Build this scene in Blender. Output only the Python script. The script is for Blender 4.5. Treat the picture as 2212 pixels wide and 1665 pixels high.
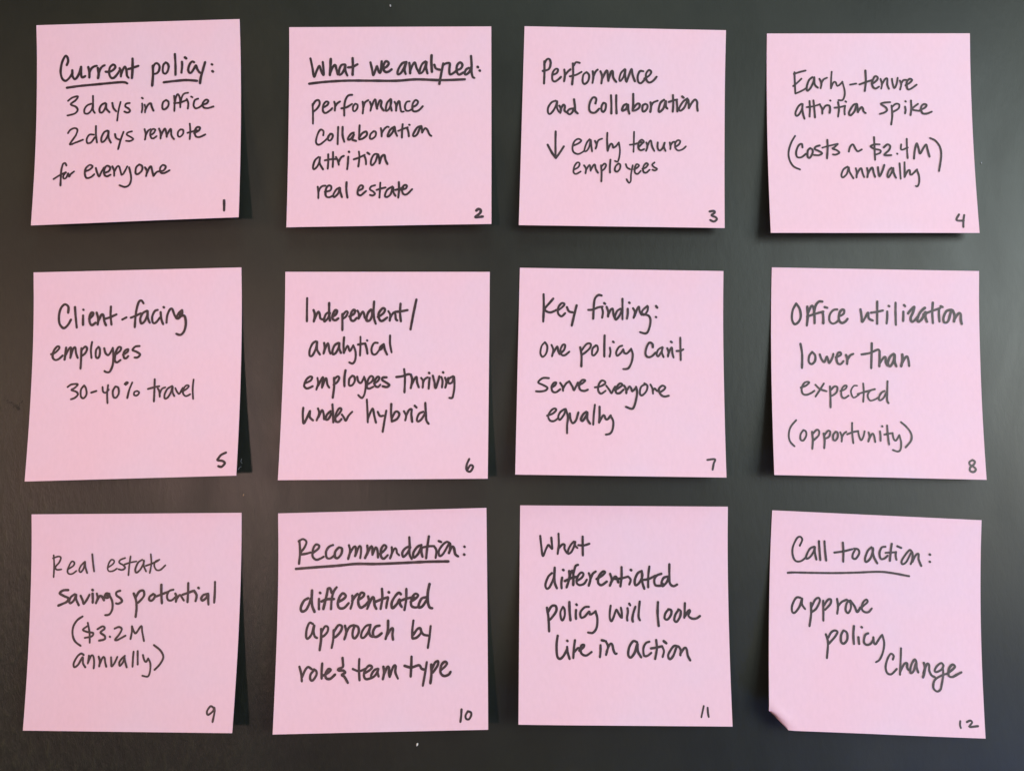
import bpy, math, random
from mathutils import Vector, noise

# ------------------------------------------------------------------ scene, camera, lamps, exposure
for o in list(bpy.data.objects):
    bpy.data.objects.remove(o)
scene = bpy.context.scene
C = scene.collection
MM = 0.001
R = math.radians

cam_data = bpy.data.cameras.new("camera")
cam = bpy.data.objects.new("camera", cam_data)
C.objects.link(cam)
cam.location = (0.0, -15.178 * MM, 299.616 * MM)      # phone held 30 cm above the board, tipped 2.9 degrees
cam.rotation_euler = (R(2.9), 0.0, 0.0)
cam_data.sensor_width = 36.0
cam_data.lens = 18.0 / math.tan(R(32.5))
cam_data.clip_start = 0.01
cam_data.clip_end = 20.0
scene.camera = cam

world = bpy.data.worlds.new("World")
scene.world = world
world.use_nodes = True
bg = world.node_tree.nodes["Background"]
bg.inputs[0].default_value = (0.96, 0.97, 0.97, 1.0)
bg.inputs[1].default_value = 0.098


def area_lamp(name, loc, target, size, power, colour, shape='DISK', size_y=None, spread=180):
    d = bpy.data.lights.new(name, 'AREA')
    d.shape = shape
    d.size = size
    if size_y:
        d.size_y = size_y
    d.energy = power
    d.color = colour
    d.spread = R(spread)
    o = bpy.data.objects.new(name, d)
    o.location = loc
    o.rotation_euler = (Vector(target) - Vector(loc)).to_track_quat('-Z', 'Y').to_euler()
    C.objects.link(o)
    return o


# small warm lamp low on the left: the crisp shadows right of the first column
area_lamp("desk_lamp", (-0.33, -0.075, 0.70), (-0.11, 0.02, 0), 0.065, 0.396, (1.00, 0.64, 0.57), 'DISK', None, 80)
# two panes of daylight on the right: soft shadows to the left, the sheen on the board
area_lamp("window_light", (0.60, 0.20, 0.72), (0.05, 0.02, 0), 0.42, 5.094, (0.85, 1.00, 0.98), 'RECTANGLE', 0.50)
area_lamp("window_light", (0.83, -0.03, 0.60), (0.10, 0.05, 0), 0.30, 4.60, (1.00, 0.99, 0.95), 'RECTANGLE', 0.40)
# added fill lamps, no known source: beyond the top edge, warm on far left
area_lamp("top_fill", (0.10, 1.25, 0.80), (0, 0, 0), 0.60, 6.780, (0.75, 0.98, 0.93), 'RECTANGLE', 0.40)
area_lamp("warm_fill", (-1.25, 0.10, 0.80), (0, 0, 0), 0.40, 4.680, (1.00, 0.59, 0.32), 'RECTANGLE', 0.40)
# added fill lamp tinting the lower right lilac, where warm light is blocked
area_lamp("cool_fill", (0.95, -0.85, 0.65), (0.11, -0.09, 0), 0.30, 0.640, (0.15, 0.30, 1.00), 'DISK', None, 60)

scene.view_settings.view_transform = 'Standard'
scene.view_settings.look = 'None'
scene.view_settings.exposure = 0.05
scene.view_settings.gamma = 1.0
scene.view_settings.use_curve_mapping = False


# ------------------------------------------------------------------ materials
def new_mat(name, rough, spec=0.5):
    m = bpy.data.materials.new(name)
    m.use_nodes = True
    nt = m.node_tree
    b = nt.nodes["Principled BSDF"]
    b.inputs["Roughness"].default_value = rough
    b.inputs["Specular IOR Level"].default_value = spec
    return m, nt, b


def add_noise(nt, scale, detail=4.0, rough=0.5, stretch=None, turn=0.0, dist=0.0):
    tc = nt.nodes.new("ShaderNodeTexCoord")
    mp = nt.nodes.new("ShaderNodeMapping")
    nz = nt.nodes.new("ShaderNodeTexNoise")
    nz.inputs["Scale"].default_value = scale
    nz.inputs["Detail"].default_value = detail
    nz.inputs["Roughness"].default_value = rough
    nz.inputs["Distortion"].default_value = dist
    if stretch:
        mp.inputs["Scale"].default_value = stretch
    mp.inputs["Rotation"].default_value = (0, 0, turn)
    nt.links.new(tc.outputs["Object"], mp.inputs["Vector"])
    nt.links.new(mp.outputs["Vector"], nz.inputs["Vector"])
    return nz


def ramp(nt, src, stops):
    r = nt.nodes.new("ShaderNodeValToRGB")
    e = r.color_ramp.elements
    while len(e) < len(stops):
        e.new(0.5)
    for k, (p, c) in enumerate(stops):
        e[k].position = p
        e[k].color = (*c, 1.0) if len(c) == 3 else c
    nt.links.new(src, r.inputs["Fac"])
    return r


def mix(nt, fac, a, b, mode='MIX'):
    m = nt.nodes.new("ShaderNodeMix")
    m.data_type = 'RGBA'
    m.blend_type = mode
    if isinstance(fac, float):
        m.inputs[0].default_value = fac
    else:
        nt.links.new(fac, m.inputs[0])
    nt.links.new(a, m.inputs[6])
    nt.links.new(b, m.inputs[7])
    return m.outputs[2]


def bump(nt, b, src, strength, dist):
    n = nt.nodes.new("ShaderNodeBump")
    n.inputs["Strength"].default_value = strength
    n.inputs["Distance"].default_value = dist
    nt.links.new(src, n.inputs["Height"])
    if b.inputs["Normal"].is_linked:
        nt.links.new(b.inputs["Normal"].links[0].from_socket, n.inputs["Normal"])
    nt.links.new(n.outputs["Normal"], b.inputs["Normal"])


def paper_material():
    m, nt, b = new_mat("pink_paper", 0.75, 0.25)
    mott = add_noise(nt, 22.0, 3.0, 0.5)
    fib = add_noise(nt, 900.0, 4.0, 0.6, (1.0, 0.45, 1.0), 0.4)
    c1 = ramp(nt, mott.outputs["Fac"], [(0.30, (0.706, 0.452, 0.545)), (0.50, (0.694, 0.466, 0.566)), (0.70, (0.668, 0.480, 0.590))])
    c2 = ramp(nt, fib.outputs["Fac"], [(0.25, (0.950, 0.945, 0.948)), (0.75, (1.0, 1.0, 1.0))])
    nt.links.new(mix(nt, 1.0, c1.outputs[0], c2.outputs[0], 'MULTIPLY'), b.inputs["Base Color"])
    bump(nt, b, fib.outputs["Fac"], 0.10, 0.00006)
    return m


def ink_material():
    m, nt, b = new_mat("black_marker_ink", 0.5, 0.45)
    nz = add_noise(nt, 420.0, 5.0, 0.65)
    c = ramp(nt, nz.outputs["Fac"], [(0.32, (0.019, 0.010, 0.013)), (0.55, (0.033, 0.017, 0.023)), (0.75, (0.068, 0.036, 0.047))])
    nt.links.new(c.outputs[0], b.inputs["Base Color"])
    return m


def board_material():
    m, nt, b = new_mat("dark_board", 0.46, 0.41)
    cloud = add_noise(nt, 9.0, 5.0, 0.6, None, 0.3, 0.4)
    grit = add_noise(nt, 420.0, 6.0, 0.72, (1.0, 0.42, 1.0), 0.95)
    fine = add_noise(nt, 1500.0, 2.0, 0.5)
    # a worn, scratched area towards the lower left of the board
    tc = nt.nodes.new("ShaderNodeTexCoord")
    dist = nt.nodes.new("ShaderNodeVectorMath")
    dist.operation = 'DISTANCE'
    dist.inputs[1].default_value = (-0.21, -0.13, 0.0)
    nt.links.new(tc.outputs["Object"], dist.inputs[0])
    worn = nt.nodes.new("ShaderNodeMapRange")
    worn.interpolation_type = 'SMOOTHSTEP'
    for key, val in (("From Min", 0.03), ("From Max", 0.20), ("To Min", 1.0), ("To Max", 0.16)):
        worn.inputs[key].default_value = val
    nt.links.new(dist.outputs["Value"], worn.inputs["Value"])
    c1 = ramp(nt, cloud.outputs["Fac"], [(0.30, (0.0076, 0.0086, 0.0072)), (0.55, (0.0112, 0.0121, 0.0084)), (0.78, (0.0180, 0.0170, 0.0096))])
    c2 = ramp(nt, grit.outputs["Fac"], [(0.34, (0.52, 0.52, 0.52)), (0.52, (0.9, 0.9, 0.9)), (0.70, (2.0, 1.85, 1.35))])
    nt.links.new(mix(nt, worn.outputs[0], c1.outputs[0], mix(nt, 1.0, c1.outputs[0], c2.outputs[0], 'MULTIPLY')), b.inputs["Base Color"])
    # hand smears and wiped patches: they change the sheen more than the colour
    smear = add_noise(nt, 26.0, 4.0, 0.6, (1.0, 0.55, 1.0), 0.5, 1.2)
    both = nt.nodes.new("ShaderNodeMath")
    both.operation = 'MULTIPLY_ADD'
    both.inputs[1].default_value = 0.55
    nt.links.new(smear.outputs["Fac"], both.inputs[0])
    half = nt.nodes.new("ShaderNodeMath")
    half.operation = 'MULTIPLY'
    half.inputs[1].default_value = 0.45
    nt.links.new(cloud.outputs["Fac"], half.inputs[0])
    nt.links.new(half.outputs[0], both.inputs[2])
    rr = nt.nodes.new("ShaderNodeMapRange")
    rr.inputs["From Min"].default_value = 0.3
    rr.inputs["From Max"].default_value = 0.7
    rr.inputs["To Min"].default_value = 0.37
    rr.inputs["To Max"].default_value = 0.52
    nt.links.new(both.outputs[0], rr.inputs["Value"])
    nt.links.new(rr.outputs[0], b.inputs["Roughness"])
    wg = nt.nodes.new("ShaderNodeMath")
    wg.operation = 'MULTIPLY'
    nt.links.new(grit.outputs["Fac"], wg.inputs[0])
    nt.links.new(worn.outputs[0], wg.inputs[1])
    bump(nt, b, wg.outputs[0], 0.65, 0.0006)
    bump(nt, b, fine.outputs["Fac"], 0.10, 0.00005)
    return m


def plain(name, col, rough=0.7, spec=0.3, var=0.15, scale=900.0):
    m, nt, b = new_mat(name, rough, spec)
    nz = add_noise(nt, scale)
    lo = tuple(c * (1 - var) for c in col)
    hi = tuple(min(1, c * (1 + var)) for c in col)
    c = ramp(nt, nz.outputs["Fac"], [(0.3, lo), (0.7, hi)])
    nt.links.new(c.outputs[0], b.inputs["Base Color"])
    return m


PAPER, INK, BOARD = paper_material(), ink_material(), board_material()


# ------------------------------------------------------------------ helpers
def mesh_object(name, verts, faces, mat, parent=None, smooth=False):
    me = bpy.data.meshes.new(name)
    me.from_pydata(verts, [], faces)
    me.materials.append(mat)
    if smooth:
        me.polygons.foreach_set("use_smooth", [True] * len(me.polygons))
    me.update()
    o = bpy.data.objects.new(name, me)
    C.objects.link(o)
    if parent:
        o.parent = parent
    return o


def tag(o, label, category, group=None):
    o["label"] = label
    o["category"] = category
    if group:
        o["group"] = group


# ------------------------------------------------------------------ the board the notes are stuck to
def build_board():
    w, h, t, bv = 0.46, 0.36, 0.012, 0.002
    v, f = [], []
    rings = [(w, h, -t), (w, h, -bv), (w - bv, h - bv, 0.0)]
    for (a, b_, z) in rings:
        v += [(-a, -b_, z), (a, -b_, z), (a, b_, z), (-a, b_, z)]
    f.append((3, 2, 1, 0))
    for r in range(2):
        for k in range(4):
            a, b_ = r * 4 + k, r * 4 + (k + 1) % 4
            f.append((a, b_, b_ + 4, a + 4))
    f.append((8, 9, 10, 11))
    o = mesh_object("board", v, f, BOARD)
    o["kind"] = "structure"
    o["label"] = "dark scuffed board surface behind all the pink notes"
    return o


board = build_board()

NOTES = [
    dict(at=(-142.76, 138.70), turn=1.798, top=((-38.77, -0.0), (38.77, -0.0)), foot=((-37.16, -78.88), (39.9, -78.57)), lift=(6.5, 8.0), ink=[
        ('heading', 0.96, '587,811 613,741 603,663 566,628 515,704 478,825 467,959 500,1083 565,1129 635,1076 700,978/696,922 700,1033 744,1102 792,1063 842,960 868,860/868,860 870,1017 896,1073 951,1046/1010,865 1032,977 1032,1078/1032,982 1071,900 1126,858 1176,848/1198,893 1215,1006 1202,1099/1213,1010 1246,917 1289,863 1333,842/1350,970 1431,973 1512,926 1540,871 1497,832 1431,890 1420,1012 1453,1092 1507,1100 1568,1040 1627,952/1623,907 1651,975 1649,1078/1649,1042 1693,932 1730,882 1758,956 1769,1058 1802,1110/1880,726 1879,916 1867,1117/1802,931 1879,911 1992,875/2277,881 2281,1056 2266,1284/2278,928 2310,852 2359,833 2406,889 2397,979 2358,1031 2307,1047/2529,822 2483,874 2471,981 2489,1036 2528,1047 2567,998 2588,905 2562,843 2526,823/2712,661 2722,862 2721,1081/2850,822 2853,900 2839,1041/2910,734 2936,755/3086,837 3050,822 3001,878 2973,971 2989,1039 3025,1050 3078,981 3125,902 3150,977 3189,1039 3222,1060/3305,844 3248,1047 3215,1168 3204,1265/3433,889 3446,896/3444,1028 3457,1038'),
        ('underline', 1.01, '592,1269 854,1240 1202,1218 1595,1193 1726,1197 1774,1221/2493,1223 2728,1202 2947,1193 3143,1216'),
        ('handwritten_line', 0.78, '617,1534 704,1470 808,1451 770,1524 673,1605 772,1658 810,1727 753,1796 612,1830/1076,1610 1000,1637 947,1709 948,1792 1014,1806 1082,1736 1109,1629/1106,1450 1111,1630 1113,1731 1149,1799/1348,1604 1283,1636 1241,1713 1253,1792 1307,1782 1356,1694 1370,1621 1373,1717 1438,1794/1489,1609 1513,1711 1568,1780/1648,1592 1611,1759 1589,1972/1827,1621 1762,1630 1741,1685 1807,1732 1836,1785 1786,1815 1727,1790/2071,1640 2078,1731 2065,1820/2065,1523 2083,1537/2121,1665 2139,1733 2132,1823/2133,1778 2186,1672 2241,1642 2263,1715 2297,1795/2534,1589 2480,1632 2470,1745 2514,1773 2579,1715 2589,1625 2538,1585/2697,1505 2708,1640 2704,1816/2709,1663 2729,1540 2768,1473 2810,1565 2818,1741/2968,1451 2892,1466 2843,1543 2822,1667/2698,1651 2817,1644 2937,1599/2943,1576 2974,1661 2966,1773/3028,1530 3056,1546/3165,1577 3100,1609 3079,1710 3118,1772 3192,1752 3257,1696/3257,1700 3335,1678 3365,1623 3313,1605 3257,1677 3275,1757 3357,1776 3466,1746'),
        ('handwritten_line', 0.78, '632,2185 678,2120 760,2089 815,2125 786,2235 677,2410 791,2381 930,2330/1138,2237 1057,2234 1005,2315 1021,2401 1094,2388 1161,2290/1178,2066 1183,2250 1207,2397/1402,2164 1338,2200 1291,2310 1303,2393 1364,2358 1416,2259 1429,2174 1432,2304 1481,2413/1556,2241 1580,2321 1646,2357/1718,2202 1668,2358 1624,2546/1881,2197 1805,2217 1785,2261 1862,2309 1913,2355 1853,2391 1773,2384/2129,2161 2153,2263 2143,2375/2154,2290 2195,2202 2249,2165/2241,2289 2305,2251 2340,2184 2286,2167 2244,2244 2264,2339 2312,2354 2367,2311/2412,2160 2446,2251 2446,2364/2448,2323 2495,2208 2531,2169 2561,2278 2567,2335/2566,2305 2618,2195 2646,2180 2657,2304 2709,2385/2824,2193 2782,2241 2783,2320 2827,2338 2880,2279 2879,2204 2829,2189/3007,2080 3020,2227 3012,2396/2967,2266 3053,2242 3150,2219/3097,2275 3183,2229 3208,2171 3153,2156 3107,2235 3130,2340 3207,2358 3314,2310'),
        ('handwritten_line', 0.78, '624,2833 600,2787 558,2803 530,2918 527,3073 528,3229/387,3097 492,3032 619,2970/624,2975 575,3042 588,3098 635,3078 668,2994 688,3062 718,3014 781,2961/997,2969 1087,2935 1138,2875 1079,2845 1006,2914 996,3025 1036,3104 1121,3085 1180,3032/1205,2911 1237,3012 1277,3080 1316,2993 1367,2906/1367,3017 1456,2987 1486,2915 1426,2874 1378,2928 1374,3040 1424,3086 1498,3056/1524,2889 1560,2980 1566,3081/1561,3013 1611,2904 1654,2894 1690,3003 1708,3066/1708,3066 1746,3043 1816,2901/1853,2924 1900,3127 1874,3264 1790,3312 1680,3274/2042,2876 1990,2930 1983,3041 2027,3065 2100,3001 2108,2912 2046,2871/2163,2936 2202,3016 2189,3116/2206,3050 2249,2944 2281,2923 2311,3032 2335,3115/2335,3111 2397,3035 2521,3011 2562,2934 2507,2900 2455,2959 2469,3049 2538,3063 2640,3011'),
        ('page_number', 1.00, '3711,3656 3716,3756 3718,3856'),
    ]),
    dict(at=(-46.46, 136.87), turn=0.226, top=((-38.55, 0.0), (38.55, 0.0)), foot=((-37.52, -78.31), (38.55, -77.74)), lift=(5.0, 6.5), ink=[
        ('heading', 1.00, '421,629 459,808 495,998 547,875 599,782 641,898 681,961 679,831 665,702/823,642 817,810 807,966/813,926 861,810 911,766 938,855 965,956/1103,755 1037,766 993,855 989,956 1037,945 1092,856 1114,767 1114,878 1154,979/1256,629 1263,790 1257,964/1169,812 1257,801 1351,750/1608,713 1637,837 1664,971 1714,848 1740,793 1774,905 1807,916 1822,793 1831,692/1872,834 1938,794 1971,727 1916,693 1872,760 1868,860 1912,910 1972,899 2026,857/2312,711 2235,739 2158,862 2148,952 2202,941 2268,840 2317,711 2284,863 2306,953/2378,729 2394,841 2394,942/2394,890 2444,767 2488,723 2521,831 2576,943/2697,701 2631,753 2587,865 2587,937 2642,910 2690,809 2719,713 2710,820 2737,944/2818,579 2814,731 2825,911/2873,770 2906,844 2983,871/3049,744 3016,912 2972,1160/3038,789 3093,748 3176,744 3170,868 3181,963 3240,947 3317,885/3313,880 3394,847 3427,773 3383,723 3324,779 3313,891 3357,970 3449,926/3554,836 3499,870 3471,949 3499,971 3565,915 3609,803/3599,596 3610,780 3609,916 3631,1017 3664,1040/3730,817 3737,824/3770,890 3776,896'),
        ('underline', 1.10, '401,1138 697,1104 1137,1080 1686,1084 2126,1087 2521,1062 3005,1081 3477,1068'),
        ('handwritten_line', 0.84, '470,1546 479,1725 482,1945/471,1580 525,1488 591,1473 609,1547 559,1641 483,1703/680,1619 761,1571 782,1515 734,1503 684,1570 676,1682 725,1732 812,1683 860,1634/898,1505 916,1572 911,1684/917,1599 954,1543 1012,1501/1249,1368 1172,1383 1118,1473 1097,1618 1099,1787/1042,1640 1141,1619 1250,1552/1305,1553 1272,1597 1269,1676 1300,1699 1350,1643 1356,1569 1311,1546/1458,1509 1470,1621 1460,1745/1470,1626 1502,1525 1568,1476/1601,1510 1628,1600 1613,1690/1624,1634 1678,1493 1710,1466 1727,1579 1745,1651/1744,1619 1798,1482 1832,1512 1821,1602 1877,1692/2007,1457 1941,1535 1916,1659 1932,1697 1986,1648 2023,1536 2018,1462 2010,1581 2035,1694/2088,1514 2120,1582 2118,1694/2118,1654 2154,1519 2183,1503 2199,1605 2221,1706 2272,1711/2385,1505 2325,1520 2293,1610 2315,1687 2375,1696 2447,1652/2436,1625 2517,1585 2552,1518 2501,1483 2446,1562 2447,1686 2502,1713 2579,1680 2644,1609'),
        ('handwritten_line', 0.84, '687,2179 690,2094 630,2066 577,2155 546,2289 569,2356 624,2361 704,2302 797,2213/829,2158 786,2202 787,2269 831,2281 874,2214 866,2158 822,2151/981,2014 976,2182 974,2361/1068,2014 1070,2183 1105,2313/1289,2129 1234,2155 1181,2233 1183,2273 1236,2252 1294,2167 1262,2263 1335,2297/1403,1984 1398,2119 1394,2264/1393,2235 1453,2146 1530,2109 1546,2176 1477,2243 1400,2269/1672,2110 1618,2166 1608,2244 1652,2256 1717,2200 1721,2122 1676,2103/1821,2044 1837,2123 1838,2213/1837,2150 1891,2061 1945,2016 1978,2025/2088,2018 2005,2080 1958,2192 1980,2214 2056,2125 2092,2024 2110,2126 2144,2205/2252,1970 2242,2082 2238,2240/2165,2104 2263,2064 2351,2034/2340,2049 2365,2128 2374,2214/2379,1980 2388,1984/2613,2009 2537,2040 2461,2170 2472,2215 2538,2175 2613,2009 2636,2142/2636,2142 2690,2057 2734,2080 2779,2178 2816,2212'),
        ('handwritten_line', 0.84, '600,2613 531,2680 496,2802 513,2857 577,2803 619,2707 631,2618 626,2736 694,2860/792,2560 794,2716 786,2850/885,2516 888,2673 884,2818/728,2682 826,2663 957,2656/946,2618 991,2707 1003,2774/1002,2712 1044,2630 1098,2597/1186,2614 1182,2743 1169,2866/1198,2513 1204,2520/1393,2511 1405,2634 1386,2813/1296,2666 1394,2634 1507,2579/1499,2586 1531,2680 1538,2770/1564,2537 1601,2565/1765,2567 1700,2570 1646,2655 1632,2753 1659,2789 1723,2716 1770,2571 1800,2695 1803,2755/1803,2755 1842,2621 1897,2588 1920,2685 1960,2771'),
        ('handwritten_line', 0.84, '596,3207 612,3314 613,3436/610,3318 641,3241 684,3197 749,3187/741,3309 843,3284 863,3211 814,3184 761,3249 757,3382 819,3421 906,3385/1023,3231 958,3274 906,3373 928,3418 1003,3342 1034,3236 1046,3320 1077,3420/1162,3126 1161,3277 1186,3433/1394,3296 1474,3259 1484,3204 1436,3192 1394,3258 1385,3358 1440,3392 1498,3349 1547,3305/1720,3192 1644,3217 1623,3273 1689,3318 1722,3363 1679,3396 1625,3384/1823,3142 1819,3287 1811,3442/1754,3286 1840,3260 1927,3239/2062,3223 1961,3289 1919,3399 1952,3433 2027,3379 2075,3241 2085,3335 2126,3413/2187,3136 2194,3292 2181,3447/2124,3291 2211,3270 2276,3248/2233,3292 2324,3267 2345,3209 2297,3200 2250,3270 2277,3371 2347,3383 2450,3284'),
        ('page_number', 1.07, '3708,3727 3745,3698 3792,3721 3778,3783 3691,3860 3832,3851'),
    ]),
    dict(at=(43.22, 136.33), turn=-1.156, top=((-38.43, 0.0), (38.43, -0.0)), foot=((-39.14, -77.93), (37.19, -77.47)), lift=(5.0, 5.0), ink=[
        ('heading', 0.89, '413,698 421,911 418,1147/414,754 456,664 510,652 539,729 505,853 385,894/585,969 666,929 686,857 637,851 584,930 583,1065 633,1102 708,1052 751,1006/813,859 827,971 815,1095/827,975 881,902 934,852/1112,718 1041,709 994,777/980,732 990,945 975,1159/927,991 1047,960 1156,897/1244,907 1190,964 1183,1099 1228,1139 1292,1075 1307,962 1255,902/1376,882 1392,994 1377,1118/1389,998 1431,892 1474,846/1530,879 1565,979 1553,1126/1566,1029 1629,893 1662,865 1680,977 1693,1072/1692,1049 1739,891 1772,879 1786,998 1847,1091/2013,825 1938,905 1907,1029 1930,1067 1994,971 2024,836 2020,948 2040,1072/2052,1083 2103,929 2145,822 2170,946 2216,1069/2377,863 2311,864 2269,966 2283,1079 2338,1105 2409,1031/2402,1013 2494,951 2536,876 2487,838 2433,918 2447,1042 2503,1090 2579,1051 2644,970'),
        ('handwritten_line', 0.89, '658,1491 578,1526 514,1629 513,1730 551,1763 615,1694 667,1586 687,1502 686,1626 725,1715/733,1591 768,1658 754,1737/757,1674 809,1572 843,1600 839,1691 901,1730/998,1643 932,1660 890,1723 939,1761 989,1722 1035,1619/1020,1458 1041,1597 1047,1687 1099,1742/1445,1533 1459,1436 1399,1410 1346,1490 1322,1614 1350,1704 1438,1720 1520,1638/1599,1519 1567,1587 1569,1666 1603,1699 1645,1642 1650,1541 1605,1515/1749,1359 1760,1539 1763,1730/1853,1361 1856,1537 1867,1729/2060,1534 2006,1562 1975,1637 1986,1670 2051,1635 2089,1549 2095,1646 2119,1731/2188,1328 2192,1509 2184,1667/2194,1626 2258,1534 2313,1529 2314,1597 2249,1654 2184,1671/2423,1527 2379,1562 2377,1663 2414,1678 2468,1616 2471,1549 2427,1522/2532,1491 2544,1581 2531,1687/2544,1574 2587,1495 2674,1455/2799,1434 2730,1499 2695,1635 2711,1684 2786,1611 2833,1463 2834,1565 2868,1614/2973,1336 2983,1517 2974,1675/2894,1478 2993,1442 3058,1425/3047,1430 3060,1561 3066,1669/3156,1360 3185,1385/3260,1399 3173,1468 3100,1605 3127,1650 3203,1581 3274,1421 3291,1590/3291,1595 3345,1492 3410,1419 3454,1463 3455,1554 3467,1648'),
        ('arrow', 0.92, '673,2113 675,2349 684,2640/523,2385 603,2530 689,2652/840,2414 756,2554 689,2652/603,2541 648,2596 692,2607'),
        ('handwritten_line', 0.77, '1026,2393 1127,2346 1181,2289 1121,2256 1046,2309 1011,2433 1039,2527 1132,2561 1240,2501/1344,2259 1287,2339 1246,2490 1290,2496 1343,2405 1366,2270 1380,2382 1399,2505/1450,2291 1486,2369 1466,2448/1484,2374 1515,2283 1591,2244/1692,2125 1690,2287 1705,2489/1705,2485 1732,2399 1768,2342 1801,2371 1813,2424 1867,2390 1921,2317/1921,2317 1945,2463 1936,2598 1905,2699 1850,2689/2217,2094 2216,2301 2212,2503/2140,2358 2227,2345 2369,2298/2309,2407 2374,2336 2412,2291 2368,2253 2314,2310 2305,2412 2349,2467 2419,2443/2461,2308 2484,2386 2458,2477/2479,2391 2522,2289 2554,2272 2577,2385 2622,2478/2686,2304 2683,2405 2720,2465 2775,2426 2821,2308 2807,2381 2841,2475/2922,2300 2938,2379 2934,2435/2938,2361 2981,2292 3042,2287/3026,2393 3106,2331 3127,2267 3079,2252 3031,2309 3037,2411 3092,2459 3179,2431 3240,2373'),
        ('handwritten_line', 0.77, '1058,2874 1137,2823 1158,2749 1109,2734 1056,2814 1043,2926 1092,2963 1183,2912/1246,2788 1286,2855 1277,2949/1287,2881 1339,2791 1361,2786 1378,2898/1378,2880 1426,2790 1459,2773 1476,2852 1521,2934/1579,2783 1593,2939 1591,3107/1580,2816 1644,2748 1677,2781 1646,2853 1592,2894/1762,2668 1754,2802 1758,2925/1916,2744 1863,2801 1853,2879 1897,2905 1950,2844 1956,2765 1916,2739/2065,2752 2092,2819 2151,2852/2200,2773 2170,2952 2165,3087 2128,3125 2084,3054/2227,2855 2292,2816 2324,2771 2276,2749 2244,2817 2246,2918 2300,2944 2358,2882/2391,2841 2456,2813 2499,2750 2461,2728 2412,2792 2409,2893 2463,2919 2532,2857/2625,2710 2582,2755 2615,2800 2676,2837 2637,2871 2589,2856'),
        ('page_number', 1.00, '3708,3676 3790,3664 3805,3697 3747,3753 3822,3786 3848,3830 3790,3875 3720,3847'),
    ]),
    dict(at=(135.96, 134.30), turn=0.059, top=((-38.71, -0.0), (38.71, -0.0)), foot=((-40.8, -78.44), (36.96, -78.16)), lift=(7.0, 5.5), ink=[
        ('heading', 0.80, '544,776 549,977 558,1206/533,809 653,769 762,743/516,1055 597,988 679,906/558,1206 672,1156 777,1094/892,877 827,937 782,1067 791,1150 858,1089 918,955 929,881 939,1022 999,1090/1034,911 1070,1000 1053,1101/1066,1005 1110,926 1180,889/1275,766 1262,933 1256,1101/1256,1101 1305,983 1349,978 1374,1045 1407,1045 1484,974/1480,967 1521,1135 1519,1247 1478,1337 1397,1341/1632,1028 1752,1006/1936,745 1942,957 1917,1158/1817,1024 1937,979 2069,935/2079,1006 2161,935 2172,879 2118,863 2064,979 2077,1069 2131,1107 2197,1069/2233,913 2257,1024 2240,1109/2253,1029 2320,917 2364,908 2362,1025 2392,1110/2455,913 2471,1025 2502,1096 2547,1007 2567,891/2609,947 2634,1025 2610,1130/2634,1007 2679,940 2740,936/2721,1041 2802,992 2847,936 2800,913 2744,980 2752,1108 2810,1119 2934,1032'),
        ('handwritten_line', 0.80, '672,1414 613,1464 556,1583 566,1655 621,1628 681,1515 694,1419 691,1560 727,1718/832,1359 836,1516 826,1673/908,1347 922,1516 932,1691/775,1482 906,1464 1037,1422/1026,1422 1074,1516 1076,1617/1078,1550 1134,1464 1178,1444 1221,1460 1230,1527 1218,1599/1236,1346 1243,1352/1390,1382 1404,1516 1383,1674/1318,1494 1416,1483 1525,1454/1525,1454 1512,1539 1514,1633/1534,1366 1547,1375/1754,1416 1689,1438 1616,1550 1597,1611 1629,1647 1707,1562 1754,1420 1769,1528 1772,1584/1772,1578 1840,1483 1871,1510 1885,1573 1923,1603/2407,1383 2277,1394 2228,1421 2318,1484 2342,1545 2293,1590 2201,1619/2434,1451 2443,1653 2415,1832/2437,1484 2515,1417 2584,1428 2567,1511 2445,1585/2698,1473 2707,1541 2694,1608/2708,1364 2714,1370/2817,1350 2821,1496 2801,1642/2950,1418 2834,1518 2924,1552 3000,1557/2989,1541 3082,1496 3117,1440 3058,1425 3008,1496 3031,1602 3117,1613 3216,1575'),
        ('handwritten_line', 0.80, '535,2061 456,2200 403,2379 414,2536 485,2670 612,2737/673,2294 660,2222 594,2260 548,2390 566,2485 646,2491 734,2424/819,2312 775,2357 765,2469 802,2507 859,2424 866,2346 820,2308/1005,2256 928,2283 910,2328 990,2368 1047,2413 987,2451 891,2447/1159,2144 1160,2313 1140,2519/1057,2301 1166,2268 1358,2223/1358,2228 1295,2290 1255,2317 1336,2351 1382,2402 1311,2440 1257,2436/1568,2380 1597,2284 1653,2235 1704,2329 1745,2374 1822,2336/2070,2089 2071,2313 2072,2548/2172,2235 2075,2235 1997,2273 2071,2325 2178,2351 2176,2403 2088,2441/2251,2296 2323,2235 2376,2269 2351,2347 2256,2448 2389,2452/2507,2419 2513,2426/2593,2235 2593,2341 2720,2296/2706,2123 2702,2314 2706,2511/2828,2520 2851,2359 2897,2213 2929,2319 2952,2419 3022,2307 3080,2236 3101,2337 3132,2482/3162,2108 3267,2162 3347,2292 3360,2471 3300,2772'),
        ('handwritten_line', 0.80, '1532,2682 1450,2738 1406,2849 1432,2899 1511,2827 1553,2698 1566,2783 1635,2916/1692,2716 1705,2805 1696,2899/1698,2854 1750,2754 1795,2716 1817,2805 1845,2894/1907,2711 1920,2805 1905,2894/1914,2843 1966,2743 2011,2705 2032,2805 2056,2890/2119,2694 2125,2783 2142,2877 2202,2765 2244,2649/2381,2705 2331,2754 2294,2850 2313,2899 2376,2805 2413,2709 2419,2805 2457,2910/2543,2616 2546,2761 2548,2928/2641,2593 2634,2739 2625,2895/2626,2888 2686,2776 2730,2754 2740,2843 2784,2828 2875,2739/2870,2743 2906,2872 2899,3006 2862,3077 2830,3073'),
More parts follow.
